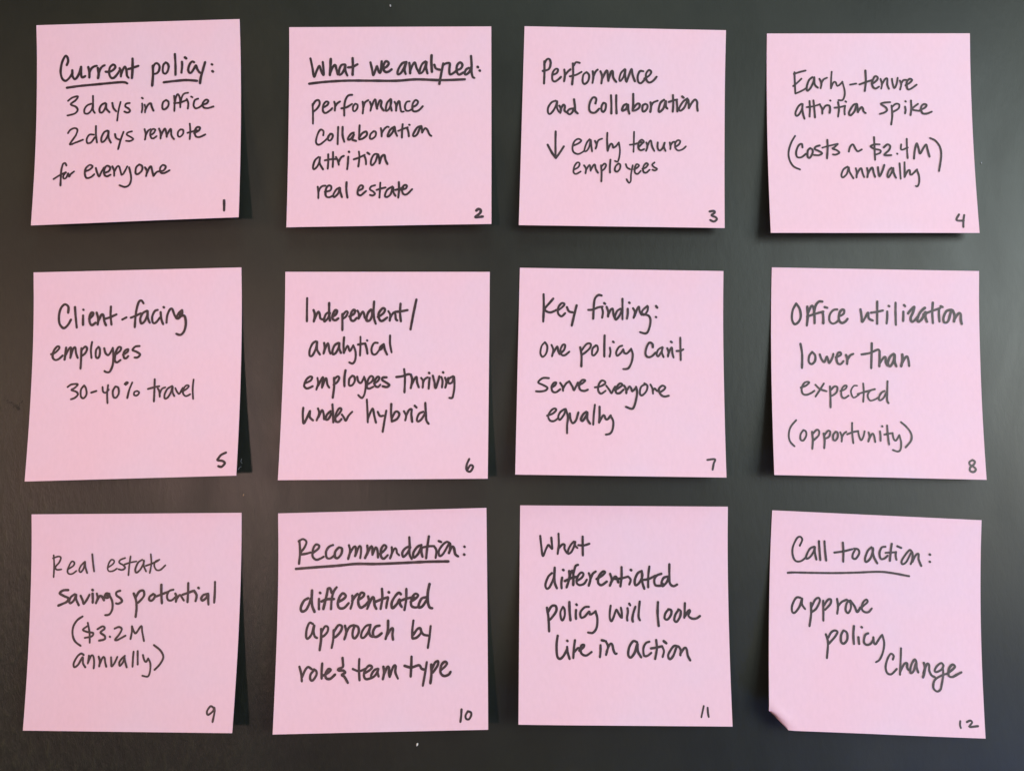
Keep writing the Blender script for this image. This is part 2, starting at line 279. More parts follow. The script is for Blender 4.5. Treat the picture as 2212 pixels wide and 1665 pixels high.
        ('page_number', 0.84, '3629,3637 3574,3748 3710,3759/3729,3649 3705,3759 3695,3886'),
    ]),
    dict(at=(-140.71, 43.41), turn=1.400, top=((-39.02, -0.0), (39.02, -0.0)), foot=((-38.09, -77.68), (39.52, -77.3)), lift=(6.5, 8.8), ink=[
        ('heading', 0.92, '666,802 669,687 600,638 526,712 491,852 502,1004 564,1092 611,1093 673,1030 721,940/797,697 812,882 837,1095/955,864 956,972 958,1048/958,749 964,756/1073,936 1141,873 1151,819 1114,814 1083,889 1085,997 1128,1057 1198,1011/1217,816 1248,936 1239,1049/1249,991 1307,862 1346,870 1366,983 1400,1066/1487,704 1482,877 1502,1056/1361,944 1468,914 1595,859/1710,961 1788,922/2113,655 2074,600 2021,631 1979,782 1959,955 1951,1117/1874,931 1969,894 2065,849/2182,804 2101,850 2055,957 2078,1049 2141,1003 2187,896 2193,813 2200,939 2238,1038/2385,792 2331,813 2283,920 2295,1033 2349,1041 2429,945/2443,837 2457,968 2494,1073/2500,739 2508,748/2558,1047 2571,906 2620,792 2666,782 2710,898 2749,971/2855,809 2791,864 2749,954 2792,972 2855,891 2861,815/2802,901 2844,858 2823,847/2770,965 2887,914 2927,1002 2926,1132 2891,1240 2828,1292 2753,1269'),
        ('handwritten_line', 0.87, '354,1600 432,1574 504,1500 509,1462 467,1456 405,1541 388,1659 443,1714 511,1694 579,1632/620,1710 631,1612 642,1478/632,1637 692,1516 734,1481 737,1582 730,1679/730,1683 777,1512 819,1483 838,1596 873,1687/937,1501 939,1684 934,1895/938,1544 1010,1471 1048,1515 1014,1600 942,1657/1136,1384 1119,1539 1135,1694/1267,1489 1219,1541 1219,1671 1263,1698 1292,1629 1289,1522 1260,1482/1374,1513 1405,1611 1463,1645 1534,1528/1538,1511 1556,1680 1545,1851 1496,1968 1433,1977 1395,1955/1591,1642 1678,1575 1698,1511 1650,1499 1600,1595 1584,1745 1628,1794 1694,1748/1740,1646 1817,1601 1837,1547 1791,1557 1750,1620 1763,1707 1806,1717 1841,1677/2049,1488 1970,1497 1918,1560 1988,1594 2064,1650 2019,1707 1961,1708'),
        ('handwritten_line', 0.77, '700,2242 772,2195 889,2194 839,2261 777,2302 868,2337 903,2391 849,2453 776,2479/1012,2225 958,2303 965,2431 1019,2464 1069,2391 1053,2278 1014,2219/1159,2362 1257,2333/1370,2261 1385,2351 1439,2370 1494,2314/1475,2228 1466,2402 1481,2573/1609,2268 1572,2346 1587,2448 1635,2475 1685,2398 1673,2284 1614,2257/1789,2215 1823,2182 1849,2193 1809,2233/1934,2191 1883,2329 1852,2487/2022,2358 1981,2378 1983,2434 2037,2439 2077,2387 2033,2354/2363,2139 2365,2342 2365,2566/2243,2322 2359,2293 2454,2276/2430,2318 2462,2377 2473,2477/2470,2420 2509,2329 2571,2301/2702,2277 2615,2332 2566,2433 2570,2512 2626,2499 2685,2394 2713,2292 2717,2395 2752,2474/2763,2321 2797,2391 2842,2434 2881,2361 2905,2319/2882,2393 2970,2348 3020,2290 2973,2274 2922,2336 2915,2426 2971,2481 3050,2447/3107,2166 3096,2341 3111,2538'),
        ('page_number', 1.00, '3782,3570 3696,3609 3655,3659 3632,3704 3727,3723 3772,3765 3717,3829 3653,3817'),
    ]),
    dict(at=(-46.75, 42.68), turn=0.000, top=((-38.4, 0.0), (38.4, 0.0)), foot=((-37.95, -77.31), (37.96, -76.81)), lift=(7.5, 7.0), ink=[
        ('heading', 0.95, '433,517 432,739 436,968/562,750 590,848 571,972/577,939 650,787 683,826 700,914 761,935/856,794 803,831 772,925 784,972 848,903 883,805/865,613 868,805 885,957/934,886 1003,827 1023,766 986,751 944,827 935,914 990,951 1047,914/1128,827 1131,979 1134,1143/1129,860 1193,777 1230,794 1199,871 1141,919/1264,875 1356,821 1371,755 1334,751 1291,827 1293,936 1348,962 1408,904/1421,762 1450,827 1445,919/1451,904 1519,784 1552,832 1564,897 1608,937/1685,741 1628,806 1597,915 1608,963 1667,948 1709,850 1707,751/1744,584 1736,762 1749,915 1783,1020/1824,887 1932,811 1957,734 1909,719 1834,828 1858,941 1912,963 2003,898/2025,774 2063,850 2053,959/2063,898 2127,800 2160,833 2172,927 2199,953/2260,628 2253,807 2271,970/2160,785 2257,778 2398,752/2570,545 2518,807 2462,1130'),
        ('handwritten_line', 0.89, '619,1359 555,1406 504,1532 508,1640 561,1634 623,1500 645,1370 649,1521 706,1619/782,1392 796,1500 777,1598/786,1548 848,1407 870,1435 888,1544 911,1602/1057,1392 989,1440 949,1544 961,1613 1015,1587 1070,1479 1079,1397 1082,1501 1116,1588/1170,1284 1162,1436 1173,1588/1173,1588 1228,1462 1250,1458 1278,1540 1299,1540 1351,1441/1351,1441 1399,1567 1397,1718 1349,1794 1283,1772/1488,1274 1492,1437 1488,1643/1444,1426 1509,1415 1584,1404/1584,1411 1614,1502 1632,1604/1618,1344 1624,1350/1827,1394 1757,1398 1710,1502 1729,1604 1794,1615 1868,1524/1946,1420 1889,1464 1868,1524 1901,1518 1946,1427 1970,1525 2015,1622/2065,1253 2068,1416 2101,1579'),
        ('handwritten_line', 0.89, '449,2167 538,2124 569,2060 521,2049 452,2113 419,2220 464,2272 518,2264 585,2232/672,2071 687,2179 659,2296/689,2226 749,2097 780,2061 773,2179 767,2258/771,2247 814,2119 845,2082 871,2201 909,2259/996,2072 1002,2244 983,2453/997,2104 1060,2044 1097,2073 1057,2158 990,2205/1214,1927 1197,2073 1202,2234/1340,2041 1292,2095 1291,2213 1350,2213 1397,2138 1388,2052 1344,2030/1444,2052 1466,2138 1521,2171 1574,2070/1578,2053 1614,2182 1598,2375 1547,2460 1476,2406/1657,2197 1736,2139 1755,2064 1707,2042 1655,2117 1637,2246 1681,2283 1760,2247/1776,2187 1854,2129 1874,2069 1837,2053 1785,2139 1798,2225 1853,2251 1899,2204/2014,2065 1945,2069 1936,2118 2023,2172 2072,2216 2025,2252 1945,2237/2352,1908 2371,2077 2368,2356/2204,2059 2322,2044 2430,2006 2484,2012/2484,2012 2512,2120 2489,2275/2503,2211 2561,2092 2597,2060 2610,2164 2644,2260/2686,2078 2724,2142 2720,2265/2724,2168 2755,2104 2813,2067/2852,2078 2843,2164 2836,2287/2837,1979 2844,1986/2912,2035 2946,2165 2970,2272 3021,2122 3039,2047/3078,2062 3101,2144 3092,2262/3107,1969 3114,1976/3150,2075 3177,2166 3157,2267/3177,2187 3212,2079/3305,2047 3223,2101 3220,2181 3285,2166 3320,2058/3326,2058 3334,2252 3310,2424 3290,2467 3240,2466'),
        ('handwritten_line', 0.89, '419,2647 415,2774 438,2937 488,2859 550,2707 550,2817 617,2885/705,2659 730,2754 688,2885/722,2822 781,2695 816,2755 831,2865/947,2713 881,2780 863,2861 910,2865 970,2755/981,2581 998,2755 1011,2925/1034,2845 1120,2756 1160,2676 1113,2660 1052,2777 1057,2898 1115,2915 1167,2862/1170,2777 1216,2841 1250,2894 1300,2799 1368,2725/1644,2492 1662,2716 1675,2928/1673,2869 1736,2699 1768,2674 1797,2801 1834,2933/1862,2727 1905,2806 1971,2802/2026,2707 1999,2887 1968,3109/2120,2580 2120,2760 2139,2913/2138,2850 2199,2733 2252,2729 2280,2782 2235,2867 2139,2913/2366,2719 2409,2804 2396,2893/2409,2808 2460,2702 2513,2681 2511,2783 2530,2921/2572,2613 2607,2648/2740,2731 2661,2767 2621,2869 2643,2916 2711,2869 2783,2742/2775,2561 2789,2742 2803,2891 2848,2959'),
        ('page_number', 0.92, '3640,3631 3595,3739 3597,3839 3665,3864 3717,3777 3667,3746 3611,3828'),
    ]),
    dict(at=(41.20, 43.60), turn=-0.941, top=((-38.24, 0.0), (38.24, 0.0)), foot=((-38.78, -76.78), (37.72, -76.7)), lift=(9.0, 7.4), ink=[
        ('heading', 0.92, '477,517 486,758 481,1055/668,598 593,691 504,806 564,862 640,866 737,820/770,824 849,763 892,701 833,687 769,776 771,890 837,944 906,883/939,762 981,843 1054,863/1128,726 1087,902 1040,1127/1614,521 1549,515 1485,589 1465,742 1458,984/1357,810 1444,802 1553,756 1639,740/1618,744 1645,849 1631,959/1667,671 1687,686/1716,743 1750,848 1746,935/1750,902 1793,807 1836,780 1852,890 1881,970/1988,778 1923,823 1881,933 1903,992 1972,910 2015,799/2025,580 2027,777 2029,985/2130,776 2131,885 2116,969/2157,652 2165,659/2234,763 2272,839 2247,953/2268,916 2315,777 2351,732 2363,816 2403,892/2514,714 2428,793 2402,863 2451,891 2515,813 2525,725/2402,863 2450,880 2538,905 2577,987 2556,1141 2496,1252 2372,1232/2684,712 2706,744/2681,929 2690,935'),
        ('handwritten_line', 0.86, '521,1459 457,1541 438,1678 483,1747 550,1677 570,1545 525,1463/651,1511 686,1609 664,1733/676,1679 729,1591 765,1542 783,1629 810,1688/810,1688 895,1606 916,1511 868,1508 826,1607 849,1698 914,1708 1000,1637/1210,1546 1238,1709 1236,1922/1237,1611 1333,1483 1413,1477 1403,1554 1313,1647 1249,1691/1518,1508 1453,1568 1443,1684 1487,1698 1551,1606 1544,1519 1507,1504/1683,1309 1680,1505 1681,1723/1788,1547 1800,1634 1783,1722/1848,1428 1864,1441/2026,1504 1962,1534 1912,1632 1930,1702 1995,1653 2048,1576/2048,1576 2070,1645 2124,1651 2200,1567/2200,1562 2233,1671 2211,1823 2146,1944 2049,1961/2622,1523 2616,1462 2557,1436 2503,1525 2481,1645 2514,1714 2594,1708 2676,1631/2810,1520 2730,1569 2698,1663 2730,1700 2795,1601 2817,1526 2799,1618 2832,1715/2904,1540 2929,1616 2918,1703/2918,1675 2962,1565 2995,1528 3005,1636 3026,1719/2975,1410 2995,1423/3160,1328 3163,1547 3166,1769/3087,1591 3163,1584 3217,1557'),
        ('handwritten_line', 0.86, '608,2161 490,2163 405,2246 492,2292 583,2345 551,2399 451,2422 365,2419/664,2343 732,2295 753,2245 706,2252 664,2328 687,2418 756,2430 830,2373/831,2250 879,2329 886,2400/886,2361 942,2263 1006,2215/1017,2232 1072,2326 1098,2386 1140,2303 1172,2234/1179,2292 1269,2243 1312,2193 1253,2189 1200,2266 1212,2367 1292,2398 1366,2371/1502,2325 1613,2302 1699,2247 1688,2204 1630,2194 1576,2270 1566,2382 1620,2446 1710,2387/1721,2290 1781,2368 1824,2432 1860,2356 1893,2302/1888,2377 1978,2318 2032,2267 1985,2242 1920,2319 1910,2420 1978,2430 2054,2360/2067,2284 2107,2359 2109,2430/2114,2384 2168,2297 2204,2336 2225,2389 2301,2312/2297,2302 2318,2409 2289,2581 2252,2693 2209,2728 2102,2691/2484,2245 2393,2304 2371,2430 2414,2465 2494,2385 2516,2281 2458,2234/2576,2254 2613,2329 2625,2430/2619,2376 2656,2328 2698,2371 2748,2381/2752,2406 2838,2347 2860,2297 2802,2272 2737,2342 2769,2438 2837,2480 2929,2464'),
        ('handwritten_line', 0.86, '586,2885 697,2841 760,2770 723,2745 660,2789 608,2885 641,2974 720,2985 804,2924/920,2753 841,2811 800,2903 832,2960 910,2859 941,2756/941,2752 985,2900 972,3070 973,3213/1023,2836 1035,2942 1078,3020 1141,2962 1187,2812/1337,2799 1279,2847 1237,2939 1269,2974 1337,2874 1358,2809 1359,2937 1412,3025/1503,2662 1482,2850 1472,3041/1593,2699 1593,2848 1585,3001/1585,2997 1653,2873 1685,2868 1710,2931 1753,2931 1807,2862/1802,2866 1855,2972 1844,3120 1795,3205 1712,3227'),
        ('page_number', 0.84, '3645,3676 3790,3661 3766,3741 3741,3855'),
    ]),
    dict(at=(136.55, 43.67), turn=-1.027, top=((-38.92, -0.0), (38.92, -0.0)), foot=((-40.29, -77.15), (37.73, -77.65)), lift=(7.5, 5.5), ink=[
        ('heading', 0.95, '478,706 415,832 400,1002 447,1103 522,1065 569,955 547,803 478,700/693,756 704,930 686,1127/704,891 763,755 799,750 828,863 836,1080/981,653 917,654 853,736 821,885/693,952 832,900 1003,848/992,849 1003,968 1002,1077/1030,759 1080,773/1270,800 1195,816 1131,900 1120,1014 1173,1078 1241,1061 1312,995/1302,940 1392,884 1402,812 1355,809 1313,875 1302,999 1355,1063 1423,1036 1468,981/1719,791 1740,932 1750,1034 1804,956 1862,853 1878,962 1953,1003/2040,632 2039,839 2038,1067/1922,852 2029,833 2146,804/2232,824 2231,944 2219,1057/2260,713 2271,719/2393,647 2392,854 2396,1081/2542,818 2541,916 2536,1003/2555,690 2574,713/2631,853 2681,787 2752,721 2723,836 2680,939 2700,1015 2758,981 2830,899/2953,739 2867,823 2808,954 2828,1012 2897,952 2963,821 2962,912 2993,1009/3109,634 3097,818 3106,1030/2926,865 3076,801 3248,739/3226,762 3225,881 3234,1000/3261,702 3295,715/3461,763 3369,796 3310,922 3324,1013 3399,986 3472,772 3524,875 3512,994/3523,944 3599,834 3642,851 3645,959 3661,1039'),
        ('handwritten_line', 0.92, '562,1488 592,1693 584,1957/784,1646 730,1716 718,1831 770,1877 835,1817 841,1709 784,1641/932,1686 963,1776 1015,1829 1064,1726 1084,1773 1110,1848 1170,1745 1192,1669/1240,1737 1330,1688 1331,1645 1284,1646 1250,1744 1270,1845 1327,1865 1381,1806/1432,1686 1456,1761 1450,1862/1452,1787 1506,1699 1571,1661/1930,1448 1922,1665 1909,1934/1730,1669 1891,1637 2041,1569 2077,1597/2077,1597 2074,1726 2065,1892/2066,1849 2144,1729 2187,1713 2189,1810 2219,1878/2342,1645 2272,1705 2226,1830 2267,1888 2338,1785 2362,1659 2359,1785 2389,1885/2507,1652 2509,1760 2480,1883/2492,1840 2559,1720 2602,1693 2625,1779 2633,1875'),
        ('handwritten_line', 0.77, '555,2337 649,2298 714,2243 700,2222 625,2245 570,2354 589,2454 662,2473 752,2435 812,2391/836,2277 919,2356 1045,2396/996,2248 918,2371 830,2502/1111,2299 1116,2480 1110,2704/1119,2378 1195,2301 1252,2317 1235,2407 1159,2473 1116,2484/1310,2384 1400,2346 1433,2285 1387,2282 1331,2358 1328,2480 1379,2521 1459,2472/1630,2276 1567,2282 1511,2375 1529,2475 1570,2506 1661,2447/1748,2231 1753,2402 1737,2583/1636,2436 1764,2395 1968,2333/1967,2337 1871,2371 1826,2464 1865,2553 1954,2536 2030,2492/2147,2365 2081,2409 2036,2502 2055,2548 2125,2500 2193,2381/2212,2178 2199,2392 2193,2541 2218,2598'),
        ('handwritten_line', 0.77, '448,2963 339,3096 299,3240 320,3369 400,3457/579,3149 524,3228 520,3329 572,3342 628,3253 624,3173 575,3145/742,3177 751,3334 734,3497/755,3212 831,3137 877,3163 859,3248 761,3338/961,3203 975,3329 961,3480/975,3235 1041,3153 1087,3169 1058,3264 972,3302/1188,3167 1143,3224 1140,3315 1181,3328 1226,3260 1223,3181 1188,3163/1278,3175 1304,3259 1296,3347/1298,3284 1344,3199 1392,3162/1510,2991 1503,3170 1515,3373/1407,3208 1524,3163 1620,3142/1616,3146 1636,3255 1669,3313 1710,3249 1740,3144/1815,3163 1830,3246 1801,3335/1813,3293 1881,3186 1915,3223 1931,3342/2031,3137 2037,3221 2033,3315/2075,3039 2081,3045/2173,3024 2176,3175 2191,3384/2112,3198 2197,3179 2272,3163/2267,3173 2287,3278 2328,3302 2396,3202/2396,3202 2421,3337 2404,3467 2349,3510 2256,3483/2440,2955 2541,3045 2620,3165 2613,3295 2500,3430'),
        ('page_number', 0.84, '3751,3640 3696,3676 3704,3728 3775,3768 3807,3815 3758,3861 3696,3838 3705,3776 3778,3716 3796,3664 3752,3636'),
    ]),
    dict(at=(-138.91, -47.41), turn=0.444, top=((-38.84, -0.0), (38.84, -0.0)), foot=((-36.57, -76.03), (39.36, -76.32)), lift=(6.5, 9.6), ink=[
        ('heading', 0.70, '423,788 437,989 431,1204/413,845 508,812 562,835 531,926 459,1014 492,1063 576,1057/714,1048 802,991 822,932 775,907 723,991 694,1096 727,1143 795,1139 863,1087/1002,929 946,996 916,1076 949,1112 1004,1035 1023,912 1036,1014 1070,1130/1161,772 1178,930 1203,1099/1456,1031 1554,965 1579,906 1527,880 1476,953 1457,1052 1490,1101 1568,1091 1633,1049/1785,850 1697,885 1677,938 1756,987 1789,1040 1733,1075 1665,1060/1891,819 1869,998 1857,1177/1784,970 1878,939 2005,915/2115,884 2037,940 1987,1062 2010,1129 2087,1063 2148,937 2147,899 2149,1000 2194,1105/2278,779 2292,959 2265,1137/2187,1000 2292,963 2418,907/2443,886 2366,921 2346,1001 2391,1079 2469,1076 2558,992'),
        ('handwritten_line', 0.92, '715,1449 619,1456 557,1508 633,1557 724,1603 701,1665 618,1706 538,1739/845,1526 772,1582 744,1661 766,1697 832,1641 871,1537 874,1620 927,1735/958,1558 998,1642 1022,1708 1082,1625 1125,1538/1184,1518 1192,1622 1191,1688/1180,1449 1186,1455/1265,1518 1283,1601 1255,1699/1274,1647 1324,1564 1374,1585 1406,1643/1503,1524 1443,1519 1420,1585 1478,1596 1508,1540/1472,1561 1451,1550/1504,1551 1562,1669 1568,1810 1519,1906 1439,1922/1707,1468 1640,1493 1642,1555 1723,1614 1746,1670 1680,1711 1637,1703/1970,1522 2017,1646 2034,1791 2024,1955/2009,1595 2075,1485 2153,1471 2167,1564 2082,1672 2030,1702/2342,1534 2280,1579 2271,1637 2315,1656 2366,1607 2378,1555 2341,1528/2494,1358 2500,1524 2518,1704/2407,1576 2501,1539 2637,1488/2725,1453 2647,1478 2608,1566 2632,1643 2700,1650 2772,1588/2766,1526 2793,1588 2782,1675/2781,1644 2851,1551 2889,1589 2934,1655/3007,1330 3009,1506 3005,1686/2904,1547 3009,1511 3124,1470/3124,1476 3176,1559 3159,1666/3203,1418 3214,1429/3395,1529 3307,1553 3267,1611 3290,1657 3356,1611 3396,1544 3400,1632 3408,1731/3515,1312 3518,1509 3514,1695'),
        ('handwritten_line', 0.80, '1006,1945 908,2014 839,2133 832,2276 886,2402 997,2484/1112,2062 1153,2236 1168,2429/1109,2123 1027,2189 1110,2230 1222,2250 1200,2311 1069,2338/1305,2179 1402,2128 1441,2169 1366,2241 1448,2302 1451,2363 1348,2389/1548,2316 1555,2322/1634,2170 1711,2140 1770,2176 1729,2272 1655,2369 1696,2379 1847,2299/1946,2359 1966,2218 1961,2126 2002,2222 2046,2252 2139,2126 2166,2238 2207,2396'),
        ('handwritten_line', 0.80, '1064,2651 1016,2625 945,2681 885,2802 904,2870 975,2822 1046,2692 1064,2802 1111,2872/1167,2661 1165,2722 1155,2806/1160,2786 1210,2665 1253,2675 1275,2782 1274,2892/1356,2681 1384,2762 1378,2856/1380,2826 1435,2695 1472,2705 1488,2782 1514,2861/1594,2691 1608,2801 1616,2855 1665,2801 1715,2685/1858,2665 1798,2721 1760,2785 1775,2845 1834,2775 1854,2695 1869,2761 1908,2871/2019,2591 2015,2721 2016,2861/2097,2581 2106,2721 2113,2821/2203,2651 2235,2745 2273,2771 2307,2715/2307,2711 2355,2801 2358,2940 2323,3032 2216,3019/2404,2471 2531,2565 2596,2681 2546,2805 2444,2914'),
        ('page_number', 0.77, '3618,3575 3557,3547 3496,3633 3522,3693 3606,3632 3628,3571 3639,3651 3616,3811'),
    ]),
    dict(at=(-48.00, -46.33), turn=1.509, top=((-38.55, 0.0), (38.55, 0.0)), foot=((-38.68, -76.59), (37.51, -77.43)), lift=(9.5, 8.2), ink=[
        ('heading', 0.92, '403,529 417,740 397,970/390,544 471,503 539,554 502,662 417,766/417,793 513,785 620,760/662,771 762,696 784,638 726,611 673,683 658,830 727,899 816,876 869,846/1050,630 971,663 918,752 929,862 997,880 1078,823/1153,685 1093,757 1089,855 1142,877 1210,801 1221,701 1163,674/1355,641 1376,753 1340,899/1357,826 1440,685 1483,678 1485,787 1472,850/1480,839 1547,673 1585,685 1585,790 1572,888/1707,656 1711,772 1664,890/1696,828 1771,683 1803,690 1807,816/1806,830 1867,696 1903,755 1913,885/1941,823 2030,758 2073,690 2027,653 1973,736 1973,866 2026,909 2100,844/2176,699 2179,804 2143,907/2164,849 2229,725 2265,743 2275,806 2318,853/2521,686 2431,730 2378,809 2399,886 2478,811 2532,708/2514,518 2521,686 2516,833 2558,928/2745,671 2666,705 2591,814 2601,902 2680,837 2745,713 2744,796 2765,891/2891,511 2858,716 2835,920/2740,723 2879,699 2990,698/2990,702 3032,783 3016,918/3078,604 3125,624/3285,646 3232,624 3157,675 3081,784 3091,882 3160,848 3285,653 3295,747 3273,830/3273,834 3327,721 3369,738 3394,854 3447,901/3570,720 3576,727/3562,866 3569,872'),
        ('underline', 1.07, '340,1063 727,1041 1153,1020 1493,996 1898,1006 2430,997 2856,987 3261,990'),
        ('handwritten_line', 1.00, '579,1616 501,1660 444,1777 462,1853 540,1830 601,1719 632,1618/651,1474 649,1638 662,1761 706,1864/787,1631 788,1723 790,1819/804,1517 813,1525/954,1444 934,1563 904,1689 874,1817/954,1450 996,1435 1029,1524/1123,1423 1065,1504 1031,1647 1022,1820/840,1677 946,1639 1073,1638/1158,1695 1257,1642 1299,1585 1241,1539 1178,1609 1148,1731 1181,1807 1270,1805 1354,1721/1422,1584 1427,1696 1393,1822/1423,1680 1475,1599 1522,1555/1539,1662 1628,1609 1649,1552 1591,1536 1550,1617 1540,1723 1583,1806 1661,1773 1735,1703/1726,1601 1746,1724 1711,1829/1731,1768 1804,1627 1836,1644 1852,1767 1884,1833/1988,1473 1995,1648 1965,1840/1868,1706 1985,1662 2101,1629/2108,1640 2085,1731 2071,1826/2118,1536 2126,1542/2349,1578 2307,1552 2239,1616 2176,1733 2191,1829 2276,1756 2324,1675 2335,1757 2367,1812/2455,1484 2451,1678 2420,1870/2303,1715 2451,1662 2600,1640/2536,1725 2636,1662 2678,1605 2621,1579 2557,1660 2547,1786 2615,1828 2702,1816/2837,1646 2748,1668 2695,1765 2695,1830 2763,1807 2848,1687/2897,1405 2865,1564 2865,1728 2897,1830 2950,1849'),
        ('handwritten_line', 0.95, '679,2087 615,2066 565,2179 558,2315 590,2350 656,2277 705,2118 696,2218 720,2309 763,2340/839,2181 843,2361 821,2560/847,2245 912,2136 969,2154 960,2234 894,2306 853,2316/1078,2206 1075,2366 1047,2525/1083,2236 1165,2121 1233,2139 1213,2229 1126,2321 1074,2340/1292,2130 1319,2251 1285,2374/1311,2275 1376,2156 1460,2124/1460,2130 1539,2159 1551,2260 1489,2359 1443,2334 1441,2234 1475,2140/1777,2124 1693,2143 1620,2237 1601,2337 1654,2352 1730,2260 1771,2150 1751,2240 1773,2315 1822,2342/1946,2144 1873,2162 1825,2252 1843,2336 1911,2337 1990,2281/2110,2057 2105,2227 2065,2386/2085,2331 2169,2203 2204,2209 2195,2309 2206,2399/2590,2067 2570,2237 2571,2387/2591,2321 2665,2223 2722,2210 2733,2290 2655,2373 2577,2391/2728,2240 2781,2321 2876,2343/2918,2174 2897,2364 2866,2562'),
        ('handwritten_line', 0.95, '448,2847 484,2965 503,3101/507,3028 555,2912 612,2855 684,2895/716,2921 662,2988 661,3070 707,3090 771,3000 769,2932 722,2896/876,2797 869,2934 873,3060/903,3007 1000,2956 1040,2912 994,2897 944,2974 957,3056 1034,3067 1122,2997/1257,2707 1265,2785 1265,2864 1182,2901 1193,2927 1271,2928 1313,2966 1252,3004 1301,3040 1366,3144/1572,2737 1569,2909 1584,3107/1454,2907 1570,2948 1685,2911/1665,2993 1773,2932 1814,2879 1757,2854 1685,2931 1666,3031 1709,3090 1817,3069/1925,2912 1857,2938 1802,3024 1823,3064 1889,3013 1936,2916 1922,2974 1942,3047/2029,2879 2046,2977 2023,3097/2038,3019 2103,2884 2135,2901 2140,2998 2151,3057/2151,3051 2218,2877 2260,2874 2255,2981 2305,3093/2558,2713 2554,2889 2545,3061/2428,2871 2554,2903 2700,2867 2747,2926 2799,2943/2847,2817 2816,3012 2776,3224/2931,2858 2936,3033 2918,3184/2942,2940 3004,2824 3061,2802 3050,2880 2963,2999/3109,2963 3197,2893 3229,2838 3182,2814 3120,2881 3110,3002 3173,3061 3260,3040 3298,2992'),
        ('page_number', 0.84, '3503,3648 3497,3752 3483,3855/3622,3679 3580,3748 3590,3805 3642,3815 3684,3750 3678,3699 3622,3679'),
    ]),
    dict(at=(41.46, -44.63), turn=-0.359, top=((-38.44, 0.0), (38.44, 0.0)), foot=((-38.7, -76.0), (37.21, -76.51)), lift=(10.0, 9.1), ink=[
        ('heading', 0.89, '392,586 415,788 446,967 499,851 548,759 591,801 625,829 616,723 606,617/743,541 751,743 730,927/740,832 815,747 862,753 862,827 905,905/1039,688 986,745 933,847 929,919 991,889 1044,783 1065,692 1065,762 1108,808/1209,591 1211,782 1215,951/1129,757 1232,761 1339,728'),
        ('handwritten_line', 0.95, '619,1291 551,1359 498,1500 520,1577 577,1552 651,1395 662,1333/674,1186 668,1374 679,1478 718,1571/818,1373 803,1467 808,1570/836,1225 845,1233/952,1247 960,1372 903,1553/956,1376 982,1272 1020,1246 1035,1350 1031,1510/1120,1130 1073,1156 1037,1288/871,1435 999,1376 1105,1354/1095,1437 1195,1370 1227,1301 1180,1276 1116,1350 1095,1458 1148,1509 1238,1484 1291,1407/1329,1285 1361,1389 1329,1518/1357,1404 1404,1299 1462,1253/1479,1393 1590,1325 1643,1266 1596,1252 1521,1346 1511,1465 1574,1506 1675,1439/1739,1293 1771,1407 1734,1515/1756,1453 1831,1348 1867,1369 1894,1451/1959,1165 1959,1343 1936,1530/1830,1390 1958,1378 2087,1342/2087,1346 2133,1404 2107,1491/2136,1218 2145,1225/2347,1236 2268,1282 2214,1403 2224,1501 2293,1465 2357,1340 2347,1261 2357,1444 2394,1567/2493,1151 2471,1339 2469,1540/2385,1402 2481,1384 2609,1321/2720,1285 2631,1321 2587,1400 2608,1497 2708,1507 2751,1471/2859,1336 2769,1361 2726,1451 2746,1517 2826,1440 2869,1335/2877,1106 2876,1315 2885,1460 2949,1515 3024,1484'),
        ('handwritten_line', 0.92, '528,1933 558,2116 571,2362/547,2014 617,1905 696,1901 706,1992 617,2119 565,2160/829,1920 787,2012 798,2128 829,2158 868,2072 865,1960 834,1914/957,1827 961,1990 978,2157/1084,1969 1080,2060 1084,2131/1091,1866 1099,1877/1329,1909 1248,1920 1169,2009 1179,2104 1247,2089 1333,1997 1349,2048 1402,2031 1460,1986/1456,1992 1491,2128 1475,2290 1405,2381 1312,2378/1747,1887 1731,2006 1730,2116 1760,2170 1800,2101 1853,1963 1890,2015 1936,2092 1962,2106/1961,2095 1958,2005 1942,1921/2069,1930 2076,1999 2060,2098 2065,2155/2104,1848 2121,1877/2220,1902 2177,2031 2161,2121 2170,2173/2304,1806 2286,1978 2280,2087 2305,2149/2654,1812 2644,2016 2662,2249/2847,1953 2793,2019 2777,2111 2834,2130 2899,2045 2904,1963 2847,1943/3038,1962 2984,2038 2961,2139 3007,2169 3072,2074 3085,1976 3039,1942/3168,1828 3161,1971 3153,2097/3164,2067 3234,1960 3265,1970 3232,2052 3290,2106 3380,2105 3451,2060'),
        ('handwritten_line', 0.92, '734,2442 713,2601 724,2800 776,2852 844,2799 918,2669/913,2639 924,2739 959,2851/914,2528 922,2534/1062,2519 1040,2678 1029,2836/1050,2728 1120,2658 1177,2681/1145,2701 1224,2641 1234,2601 1188,2607 1166,2677 1191,2760 1275,2789 1377,2725/1547,2604 1546,2713 1534,2816/1573,2514 1621,2524/1649,2533 1688,2633 1650,2776/1662,2716 1726,2587 1769,2592 1793,2691 1824,2754 1855,2750/2244,2548 2171,2529 2095,2633 2072,2768 2118,2821 2193,2737 2250,2578 2257,2707 2318,2815/2477,2536 2413,2561 2365,2647 2371,2779 2434,2788 2511,2734/2609,2505 2618,2664 2581,2842/2507,2655 2612,2638 2719,2614/2718,2618 2752,2703 2725,2806/2752,2524 2800,2561/3004,2611 2951,2606 2891,2666 2831,2775 2861,2844 2930,2780 3004,2617 3066,2670 3063,2773/3064,2743 3140,2644 3182,2659 3204,2778 3246,2860'),
        ('page_number', 0.77, '3474,3656 3450,3742 3421,3846/3546,3684 3549,3769 3560,3839'),
    ]),
    dict(at=(134.99, -48.02), turn=-2.692, top=((-38.73, 0.0), (38.73, -0.0)), foot=((-40.01, -76.67), (37.69, -76.68)), lift=(8.4, 6.7), ink=[
